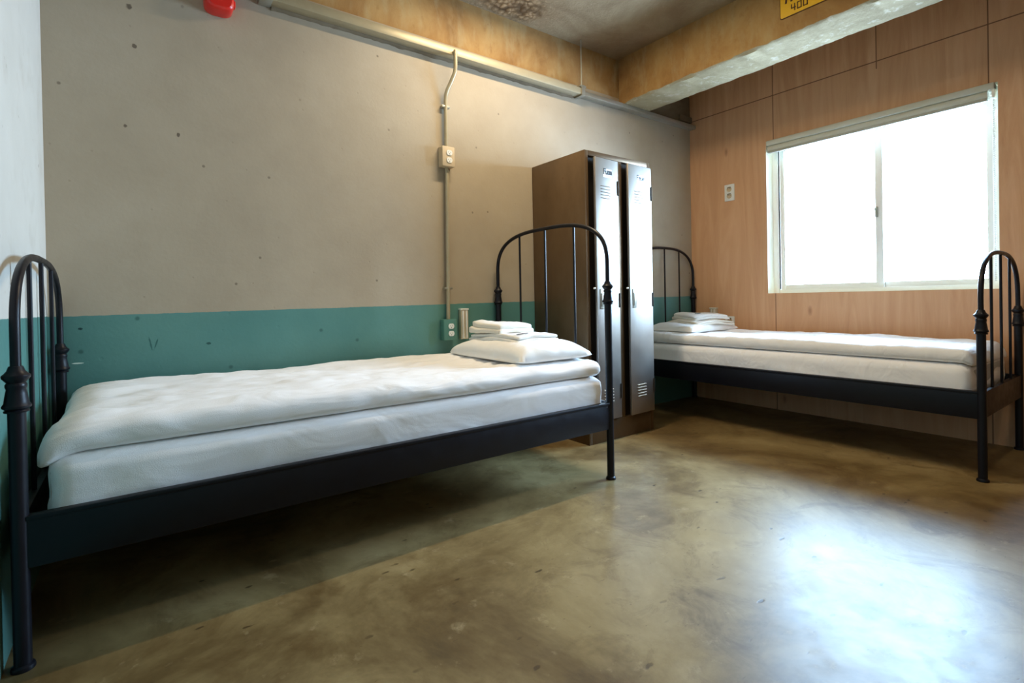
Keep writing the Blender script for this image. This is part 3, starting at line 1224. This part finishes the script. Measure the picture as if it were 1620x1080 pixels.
reading_light((-2.342, 0, .645), 'y', .176, 'slim aluminium reading light on the teal paint right of the teal socket box')
reading_light((0, -.214, .640), 'x', .128, 'slim reading light on the plywood left of the lower socket')


def ply_socket(y0, y1, z0, z1, label):
    t = thing('double_socket', (0, (y0 + y1) / 2, z0), label, 'wall socket', 'white double sockets on the plywood wall')
    b = B(); box(b, -.010, -.0005, y0, y1, z0, z1, .003); link('face_plate', b, M['socket'], t)
    yc, zc = (y0 + y1) / 2, (z0 + z1) / 2
    for s in (1, -1):
        zz = zc + s * .027
        b = B()
        tube(b, [(-.0095, yc, zz), (-.0125, yc, zz)], .021, 24)
        so = link('outlet', b, M['box'], t)
        b = B()
        tube(b, [(-.012, yc + .0085, zz + .004), (-.0132, yc + .0085, zz + .004)], .0035, 10)
        tube(b, [(-.012, yc - .0085, zz + .004), (-.0132, yc - .0085, zz + .004)], .0035, 10)
        box(b, -.0131, -.012, yc - .016, yc + .016, zz + .012, zz + .0175)
        link('slots', b, M['slot'], so)


ply_socket(-.408, -.324, 1.648, 1.782, 'white double socket high on the plywood left of the window')
ply_socket(-.392, -.311, .588, .705, 'white double socket low on the plywood just behind the towels')

# ------------------------------------------------------------------ red alarm housing, top left
al = thing('alarm_housing', (-3.60, -.05, 2.20), 'red rounded alarm housing high on the back wall at the top left', 'alarm')
bm = B()
n = 28
rings = []
for (y, s) in ((-.0005, .95), (-.012, 1.0), (-.070, 1.0), (-.086, .93), (-.092, .80)):
    ring = []
    for k in range(n + 1):
        a = math.pi + math.pi * k / n
        ring.append(bm.verts.new((-3.607 + .058 * s * math.copysign(abs(math.cos(a)) ** .6, math.cos(a)), y, 2.245 + .050 * s * -abs(math.sin(a)) ** .6)))
    ring.append(bm.verts.new((-3.607 + .060 * s, y, 2.325)))
    ring.append(bm.verts.new((-3.607 - .060 * s, y, 2.325)))
    rings.append(ring)
for i in range(len(rings) - 1):
    for k in range(len(ring)):
        k2 = (k + 1) % len(ring)
        bm.faces.new((rings[i][k], rings[i][k2], rings[i + 1][k2], rings[i + 1][k]))
bm.faces.new(rings[-1])
bm.faces.new(list(reversed(rings[0])))
link('housing', bm, M['red'], al)
bm = B(); box(bm, -3.553, -3.541, -.060, -.030, 2.232, 2.262, .004); link('side_clip', bm, M['red'], al)

# ------------------------------------------------------------------ yellow sign on the beam
sg = thing('warning_sign', (XB0, -1.39, 2.46), 'yellow sign with dark lettering stuck on the orange concrete beam', 'sign')
SX = XB0 - .0005
bm = B()


def rrect(bm, y0, y1, z0, z1, x, d, r):
    pts = []
    for cy, cz, a0 in ((y1 - r, z1 - r, 0), (y0 + r, z1 - r, 90), (y0 + r, z0 + r, 180), (y1 - r, z0 + r, 270)):
        for k in range(7):
            a = math.radians(a0 + 15 * k)
            pts.append((cy + r * math.cos(a), cz + r * math.sin(a)))
    a = [bm.verts.new((x, p[0], p[1])) for p in pts]
    b = [bm.verts.new((x - d, p[0], p[1])) for p in pts]
    bm.faces.new(a)
    bm.faces.new(list(reversed(b)))
    for k in range(len(a)):
        bm.faces.new((a[k], a[(k + 1) % len(a)], b[(k + 1) % len(a)], b[k]))


rrect(bm, -1.555, -1.226, 2.456, 2.66, SX, .004, .012)
link('plate', bm, M['ink'], sg)
bm = B()
rrect(bm, -1.551, -1.230, 2.460, 2.656, SX - .0035, .0015, .010)
link('yellow_face', bm, M['yellow'], sg)
G4 = {'4': [(0, 1, .0, .42), (0, .42, .62, .42), (.5, 1, .5, 0)],
      '0': [(0, 0, 0, 1), (0, 1, .58, 1), (.58, 1, .58, 0), (.58, 0, 0, 0)]}
bm = B()
yy = -1.292
for ch in '400':
    strokes(bm, G4[ch], yy, 2.481, .034, SX - .005, .17, .0012, 0, 'y')
    yy -= .034 * .95
# foot of a letter from the line above
strokes(bm, [(0, 0, .1, .9), (.1, .9, .5, .9), (.5, .9, .6, 0)], -1.262, 2.540, .05, SX - .005, .22, .0012, 0, 'y')
link('lettering', bm, M['ink'], sg)
